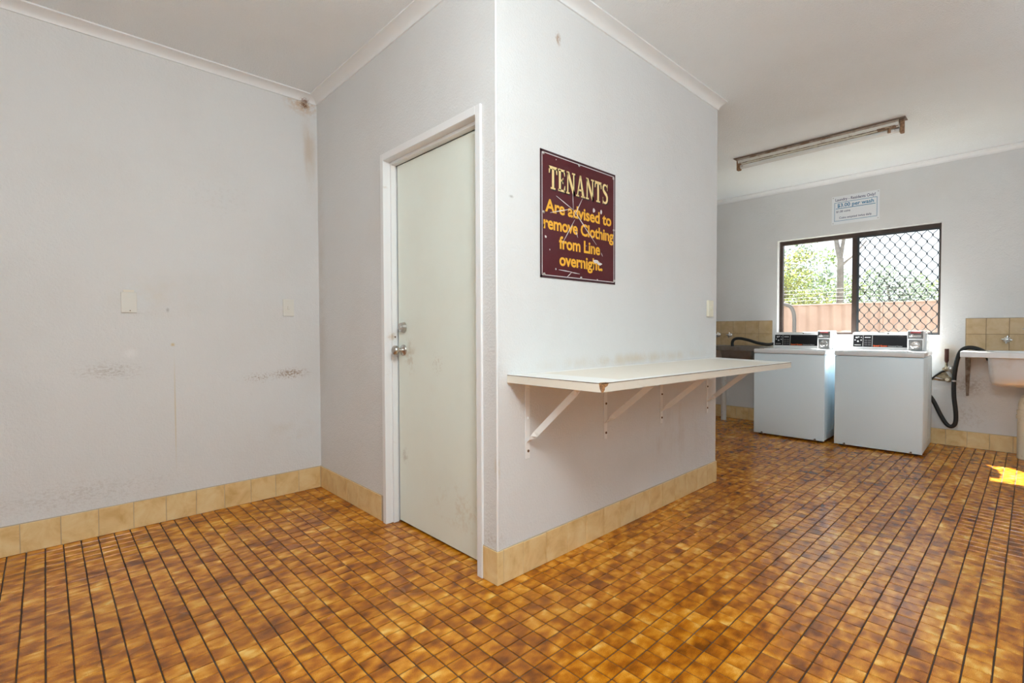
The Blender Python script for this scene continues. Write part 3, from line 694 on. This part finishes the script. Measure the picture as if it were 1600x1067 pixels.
# washer tap group on the wall
tg = thing('washer_tap', 'dirty brass washer taps with a brown lagged pipe beside the right-hand washer', 'tap', (WB, -1.04, .60))
bm = NB(); tube(bm, [(4.852, -1.036, .79), (4.852, -1.036, .80), (4.852, -1.036, .815), (4.852, -1.036, .928)], [.008, .012, .0165, .0165], 14); obj('lagged_pipe', bm, M_lag, tg, smooth=50)
bm = NB(); tube(bm, smooth_path([(4.852, -1.036, .80), (4.852, -1.036, .76), (4.835, -1.040, .735)], 4), .011, 10); lathe(bm, [(.008, -.03), (.021, -.028), (.023, -.006), (.018, 0), (.018, .010), (.023, .014), (.022, .03), (.01, .034)], (4.835, -1.040, .735), (-.4, -.6, .2), 16); obj('valve_body', bm, M_brass, tg, smooth=40)
bm = NB(); lathe(bm, [(.011, 0), (.026, .002), (.028, .01), (.024, .014), (.006, .016)], (4.820, -1.072, .742), (-1, -.2, .1), 12); obj('tap_handle', bm, M_steel, tg, smooth=40)
bm = NB(); tube(bm, smooth_path([(4.845, -1.075, .71), (4.845, -1.085, .675), (4.845, -1.075, .640)], 4), .009, 8); lathe(bm, [(.012, 0), (.024, .004), (.026, .02), (.020, .026), (.018, .05), (.012, .052)], (4.865, -1.052, .637), (-1, 0, 0), 16); obj('second_valve', bm, M_brass, tg, smooth=40)
bm = NB(); lathe(bm, [(.014, 0), (.015, .006), (.006, .007), (.005, .004), (.001, .004)], (4.812, -1.045, .637), (-1, 0, 0), 14); obj('valve_cap', bm, M_cplast, tg, smooth=40)
bm = NB(); tube(bm, smooth_path([(4.835, -1.030, .722), (4.82, -1.000, .705), (4.80, -.965, .672), (4.77, -.935, .640), (4.75, -.90, .62)], 6), .0085, 8); obj('inlet_hose', bm, M_rubber, tg, smooth=180)
bm = NB(); tube(bm, smooth_path([(4.84, -1.040, .630), (4.81, -.995, .630), (4.79, -.950, .638), (4.76, -.90, .62)], 6), .0095, 8); obj('inlet_hose', bm, M_brass, tg, smooth=180)
bm = NB(); prism(bm, [(-1.030, .712), (-.985, .690), (-.958, .655), (-1.040, .630), (-1.06, .66)], lambda p, t_: (t_, p[0], p[1]), 4.845, 4.852); obj('backing_plate', bm, M_brass, tg)

# ------------------------------------------------------------------ tubs and their plumbing
def tub(name, label, y0, y1, bowl0, bowl1, mat, ztop=.923, zb=.630):
    t = thing(name, label, 'laundry tub', (4.63, (y0+y1)/2, .50))
    x0, x1 = 4.380, WB-.008
    bmx = NB()   # bench with an opening: four strips with downturned rim
    bx0, bx1 = x0+.035, x1-.07
    box(bmx, x0, bx0, y0, y1, ztop-.050, ztop, .004, 2); box(bmx, bx1, x1, y0, y1, ztop-.050, ztop, .004, 2)
    box(bmx, bx0-.004, bx1+.004, y0, bowl0, ztop-.050, ztop-.0005, .003); box(bmx, bx0-.004, bx1+.004, bowl1, y1, ztop-.050, ztop-.0005, .003)
    obj('bench_rim', bmx, mat, t)
    bmx = NB(); prev = None; zs = [(ztop-.004, 0, .03), (ztop-.06, .004, .03), (zb+.09, .014, .035), (zb+.035, .020, .04), (zb+.008, .032, .05), (zb, .055, .06)]
    def rr(ins, r, z):
        a0, a1, c0, c1 = bx0+ins, bx1-ins, bowl0+ins, bowl1-ins; out = []
        for cx, cy, st in ((a1-r, c1-r, 0), (a0+r, c1-r, 1), (a0+r, c0+r, 2), (a1-r, c0+r, 3)):
            for k_ in range(5):
                an = (st+k_/4)*math.pi/2; out.append(bmx.verts.new((cx+r*math.cos(an), cy+r*math.sin(an), z)))
        return out
    for z, ins, r in zs:
        rg = rr(ins, r, z)
        if prev: bridge(bmx, prev, rg)
        prev = rg
    bmx.faces.new(prev); obj('bowl', bmx, mat, t, smooth=50)
    bmx = NB(); lathe(bmx, [(.03, 0), (.045, -.004), (.045, -.02), (.028, -.025), (.028, -.06)], (4.66, (bowl0+bowl1)/2, zb+.002), (0, 0, 1), 16); obj('waste_outlet', bmx, M_chrome, t, smooth=40)
    return t
tub('laundry_tub', 'stainless steel laundry tub at the right edge of the picture', -2.05, -1.167, -1.95, -1.335, M_stain)
tub('laundry_tub', 'dull dark stainless bench tub left of the washing machines', .500, 1.62, .585, .975, M_stain2, zb=.72)
bm = NB(); prism(bm, [(-1.166, .873), (-1.206, .873), (-1.198, .60), (-1.194, .492), (-1.178, .488), (-1.172, .60)], lambda p, t_: (t_, p[0], p[1]), WB-.022, WB-.001)
tag(obj('tub_wall_strap', bm, M_strap), 'rusty brown strap hanging on the wall below the stainless tub', 'strap')
def standpipe(label, x, y, r, zc, mat, up):
    t = thing('drain_pipe', label, 'pipe', (x, y, 0))
    bmx = NB(); tube(bmx, [(x, y, 0), (x, y, zc)], r, 16); obj('pipe_riser', bmx, mat, t, smooth=50)
    bmx = NB(); lathe(bmx, [(r, 0), (r*1.18, .002), (r*1.18, .035), (r*1.08, .037), (r*1.08, .055), (r*1.14, .057), (r*1.14, .075), (r, .077)], (x, y, zc-.03), (0, 0, 1), 18); obj('pipe_collar', bmx, mat, t, smooth=30)
    bmx = NB(); tube(bmx, smooth_path(up, 5), r*.92, 16); obj('pipe_bend', bmx, mat, t, smooth=60)
    return t
standpipe('stained cream drain pipe standing under the stainless tub', 4.68, -1.568, .048, .372, M_pvc, [(4.68, -1.568, .40), (4.68, -1.568, .47), (4.68, -1.585, .515), (4.68, -1.625, .535), (4.665, -1.640, .540), (4.66, -1.645, .558)])
standpipe('white painted drain pipe standing under the dark bench', 4.68, 1.028, .032, .46, M_pipe, [(4.68, 1.028, .48), (4.68, 1.028, .60), (4.68, 1.028, .74), (4.68, 1.028, .872)])
def walltap(label, y, z):
    t = thing('wall_tap', label, 'tap', (WB-.0075, y, z), group='chrome taps over the tubs')
    X = WB-.0075
    bmx = NB(); lathe(bmx, [(.030, 0), (.030, .004), (.024, .012), (.016, .018), (.015, .030), (.012, .032)], (X, y, z), (-1, 0, 0), 20); obj('flange', bmx, M_chrome, t, smooth=40)
    bmx = NB(); lathe(bmx, [(.014, .028), (.019, .032), (.020, .046), (.016, .054), (.008, .058), (.001, .059)], (X, y, z), (-1, 0, 0), 16)
    for k_ in range(4):
        an = math.pi/4*0+k_*math.pi/2+.12; d = Vector((0, math.cos(an), math.sin(an))); c = Vector((X-.040, y, z))
        tube(bmx, [c+d*.012, c+d*.026, c+d*.036], [.009, .008, .0055], 8)
    obj('cross_handle', bmx, M_chrome, t, smooth=50)
    return t
walltap('chrome cross-handled tap low on the tiles above the stainless tub', -1.442, 1.023)
walltap('chrome tap higher on the tiles, cut by the right picture edge', -1.575, 1.114)
walltap('chrome cross-handled tap above the dark bench, nearer the black hose', 1.032, 1.049)
walltap('chrome tap above the dark bench, half hidden by the center wall', 1.178, 1.052)

# ------------------------------------------------------------------ ceiling batten light (unlit)
fl = thing('fluorescent_light', 'rusty bare fluorescent batten light on the ceiling above the washers', 'ceiling light', (3.45, -.24, H-.11))
xc = 3.45
bm = NB(); box(bm, xc-.050, xc+.050, -.905, .400, H-.006, H-.0005, .001); obj('mounting_plate', bm, M_plate, fl)
bm = NB(); box(bm, xc-.030, xc+.030, -.862, .372, H-.024, H-.006, .002); obj('batten_channel', bm, M_batten, fl)
bm = NB(); prism(bm, [(-.030, -.024), (.030, -.024), (.024, -.050), (-.024, -.050)], lambda p, t_: (xc+p[0], t_, H+p[1]), -.858, .366); obj('lamp_tray', bm, M_traywhite, fl)
for x_ in (-.027, .027):
    bm = NB(); box(bm, xc+x_-.003, xc+x_+.003, -.858, .366, H-.055, H-.049, .001); obj('tray_shade_strip', bm, M_shadestrip, fl)  # brown strips drawing the shade lines between tray and tube
bm = NB(); tube(bm, [(xc, -.862, H-.082), (xc, .352, H-.082)], .0185, 14); obj('lamp_tube', bm, M_tube, fl, smooth=40)
for y, s in ((.352, 1), (-.862, -1)):
    bm = NB(); box(bm, xc-.020, xc+.020, y-.004, y+.030*s, H-.112, H-.010, .004); obj('lamp_holder', bm, M_holder, fl)
    bm = NB(); tube(bm, [(xc, y-.002*s, H-.080), (xc, y-.030*s, H-.080)], .0192, 14); obj('tube_cap', bm, M_steel, fl, smooth=40)
bm = NB(); tube(bm, [(xc-.022, -.80, H-.060), (xc-.022, -.80, H-.095)], .011, 12); obj('starter', bm, M_holder, fl, smooth=40)
bm = NB(); box(bm, xc-.03, xc+.03, -.84, -.72, H-.052, H-.044, .002); obj('end_cover', bm, M_holder, fl)

# ------------------------------------------------------------------ outside the window
m = Mat('dry_ground', (.13, .11, .07), .95); m.vary((.08, .09, .04), 1.5, .4, .6, 1); M_ground = m.m
bm = NB(); box(bm, -60, 90, -60, 90, -.4, -.13); tag(obj('ground', bm, M_ground), 'dry grassy ground outside the window', 'ground', None, 'structure')
m = Mat('salmon_steel_fence', (.36, .22, .17), .5); m.vary((.42, .28, .22), 3, .35, .7, .8); M_fence = m.m
fe = thing('steel_fence', 'salmon pink corrugated steel fence outside the window', 'fence', (9, 1, -.13))
FX = 9.0
for i in range(-4, 6):
    y0 = i*2.3+.2; bm = NB(); pts = []; n = 48
    for j in range(n+1):
        y = y0+2.28*j/n; ph = (y/.19) % 1; o_ = .022*max(-1, min(1, 2.2*math.sin(2*math.pi*ph)))
        pts.append((FX+o_, y))
    lo = [bm.verts.new((x, y, -.13)) for x, y in pts]; hi = [bm.verts.new((x, y, 1.56)) for x, y in pts]; lo2 = [bm.verts.new((x+.004, y, -.13)) for x, y in pts]; hi2 = [bm.verts.new((x+.004, y, 1.56)) for x, y in pts]
    for j in range(n):
        bm.faces.new((lo[j], lo[j+1], hi[j+1], hi[j])); bm.faces.new((lo2[j+1], lo2[j], hi2[j], hi2[j+1])); bm.faces.new((hi[j], hi[j+1], hi2[j+1], hi2[j]))
    obj('fence_sheet', bm, M_fence, fe, smooth=50)
    bm = NB(); box(bm, FX-.03, FX+.03, y0-.03, y0+.005, -.13, 1.575, .003); obj('fence_post', bm, M_fence, fe)
    bm = NB(); box(bm, FX-.026, FX+.030, y0, y0+2.27, 1.552, 1.580, .004); obj('top_rail', bm, M_fence, fe)
M_galv = Mat('weathered_galvanised', (.045, .04, .04), .7, .0).m
bm = NB(); tube(bm, smooth_path([(6.5, .792, -.13), (6.5, .792, 1.10), (6.5, .793, 1.27), (6.5, .806, 1.37), (6.5, .84, 1.44), (6.5, .90, 1.478), (6.5, 1.0, 1.488), (6.5, 1.5, 1.488)], 6), .026, 12)
tag(obj('bent_pipe', bm, M_galv, smooth=60), 'grey bent metal pipe rising outside the left window pane', 'pipe')
wf = thing('wire_line', 'pale wires strung above the corrugated fence outside', 'wire', (9.6, 1, -.13)); M_wire = Mat('pale_wire', (.5, .5, .5), .5, .3).m
for y in (-7.8, 9.8):
    bm = NB(); tube(bm, [(9.6, y, -.13), (9.6, y, 2.15)], .03, 8); obj('wire_post', bm, M_galv, wf)
for z in (1.91, 1.84, 1.76, 1.70):
    bm = NB(); tube(bm, [(9.6, -7.8, z), (9.6, 1, z-.02), (9.6, 9.8, z)], .0022, 5); obj('wire', bm, M_wire, wf)

def leafmat(name, a, b_):
    m_ = Mat(name, a, .55, 0, .3); oi = m_.new('ShaderNodeNewGeometry')
    c = m_.mix(oi.outputs['Random Per Island'], a, b_); m_.color(c)
    tl = m_.new('ShaderNodeBsdfTranslucent'); m_.link(c, tl.inputs[0]); mx = m_.new('ShaderNodeMixShader'); mx.inputs[0].default_value = .5
    m_.link(m_.p.outputs[0], mx.inputs[1]); m_.link(tl.outputs[0], mx.inputs[2]); m_.link(mx.outputs[0], m_.n['Material Output'].inputs[0]); return m_.m
L_yel = leafmat('sunlit_yellow_green_leaves', (.14, .17, .03), (.27, .29, .08))
L_grn = leafmat('mid_green_leaves', (.07, .12, .03), (.18, .23, .08))
L_gry = leafmat('grey_green_leaves', (.08, .12, .08), (.18, .23, .17))
m = Mat('grey_bark', (.15, .14, .135), .9); m.vary((.24, .23, .22), 9, .4, .65, .9); M_bark = m.m
def tree(label, base, trunk, tr_, blobs, n, mat, leaf=.10, seed=1, name='tree'):
    t = thing(name, label, 'tree', base); r = random.Random(seed)
    bmx = NB()
    for k_, (pts, ra, rb_) in enumerate(trunk):
        sp = smooth_path(pts, 4); tube(bmx, sp, [ra+(rb_-ra)*i/(len(sp)-1) for i in range(len(sp))], 9)
    obj('trunk', bmx, M_bark, t, smooth=60)
    V = []; Fc = []; tot = sum(b_[3]*b_[4]*b_[5] for b_ in blobs)
    for cx, cy, cz, rx, ry, rz in blobs:
        for _ in range(int(n*(rx*ry*rz)/tot)):
            d = Vector((r.gauss(0, 1), r.gauss(0, 1), r.gauss(0, 1))).normalized()*(r.random()**.45)
            p = Vector((cx+d.x*rx, cy+d.y*ry, cz+d.z*rz))
            a = Vector((r.gauss(0, 1), r.gauss(0, 1), r.gauss(0, .8)-.4)).normalized(); b2 = a.cross(Vector((r.gauss(0, 1), r.gauss(0, 1), r.gauss(0, 1)))).normalized()
            l = leaf*r.uniform(.6, 1.3); wv = l*r.uniform(.28, .5); i0 = len(V)
            V += [p-a*l*.5, p+b2*wv*.5, p+a*l*.5, p-b2*wv*.5]; Fc.append((i0, i0+1, i0+2, i0+3))
    inv = MW[t.name].inverted(); me = bpy.data.meshes.new('foliage'); me.from_pydata([inv @ v for v in V], [], Fc); me.materials.append(mat)
    o = bpy.data.objects.new('foliage', me); C.objects.link(o); o.parent = t; o['kind'] = 'stuff'
    return t
tree('tall forked gum tree with a pale trunk beyond the fence', (12.0, 1.5, -.13),
     [([(12, 1.50, -.13), (12, 1.51, 1.2), (12, 1.50, 2.0), (12, 1.50, 2.75)], .085, .065), ([(12, 1.50, 2.7), (12, 1.56, 3.0), (12.1, 1.66, 3.5), (12.1, 1.8, 4.4)], .062, .03), ([(12, 1.50, 2.55), (12, 1.38, 2.68), (12, 1.24, 2.80), (12.0, 1.0, 3.1)], .030, .012), ([(12, 1.5, 2.75), (12, 1.44, 3.2), (12, 1.36, 3.8), (11.9, 1.2, 4.6)], .045, .02)],
     None, [(12.2, 1.7, 4.9, 1.3, 1.6, .8), (12.6, 2.6, 4.3, 1.0, 1.0, .6), (11.9, 1.2, 3.5, .5, .5, .25)], 1500, L_gry, .12, 1)
tree('bright yellow-green bush leaning over the fence at the left pane', (10.9, 2.35, -.13), [([(10.9, 2.35, -.13), (10.9, 2.38, 1.2), (10.9, 2.3, 2.1)], .05, .02)], None,
     [(10.9, 2.55, 1.65, .5, .7, .55), (10.9, 2.25, 2.2, .45, .55, .40), (11.0, 2.75, 2.65, .4, .5, .30), (10.9, 1.75, 1.65, .45, .40, .35), (11.1, 2.1, 2.75, .35, .35, .2)], 3400, L_yel, .085, 2, 'bush')
tree('mid green bushy tree behind the pale trunk', (15.8, 2.64, -0.13), [([(15.8, 2.64, -0.13), (15.8, 2.64, 1.3), (15.8, 2.74, 2.2)], 0.06, 0.02)], None,
     [(15.8, 2.41, 1.78, 0.64, 1.03, 0.86), (15.8, 3.22, 2.53, 0.56, 0.69, 0.57), (15.9, 1.84, 2.3, 0.48, 0.69, 0.52), (16.0, 3.67, 1.67, 0.56, 0.92, 0.8), (15.8, 2.76, 3.22, 0.4, 0.57, 0.34)], 2600, L_grn, 0.12, 3)
tree('grey-green rounded tree seen through the diamond grille', (13.4, 0.75, -0.13), [([(13.4, 0.75, -0.13), (13.4, 0.75, 1.3), (13.4, 0.85, 2.2)], 0.06, 0.02)], None,
     [(13.4, 0.85, 1.75, 0.48, 0.55, 0.7), (13.4, 0.95, 2.35, 0.4, 0.4, 0.4), (13.5, 0.45, 1.95, 0.44, 0.4, 0.55), (13.4, 0.15, 1.8, 0.4, 0.35, 0.4)], 1500, L_gry, 0.1, 4)
tree('light green low tree behind the right end of the grille', (18.6, 0.0, -0.13), [([(18.6, 0.0, -0.13), (18.6, 0.0, 1.3), (18.6, 0.1, 2.2)], 0.06, 0.02)], None,
     [(18.6, 0.13, 1.73, 0.48, 0.9, 0.64), (18.6, -1.09, 1.86, 0.56, 1.15, 0.77), (18.7, 0.84, 2.37, 0.32, 0.51, 0.51)], 1500, L_grn, 0.14, 5)
tree('distant grey-green tree beyond the left pane', (19.5, 5.0, -.13), [([(19.5, 5.0, -.13), (19.5, 5.0, 2.0), (19.4, 4.9, 3.8)], .10, .03)], None,
     [(19.5, 5.0, 2.8, 1.3, 1.7, 1.4), (19.5, 3.6, 2.3, 1.1, 1.1, 1.1), (19.6, 6.7, 2.6, 1.2, 1.6, 1.3), (19.5, 4.6, 4.2, .8, 1.0, .5)], 4200, L_gry, .15, 6)
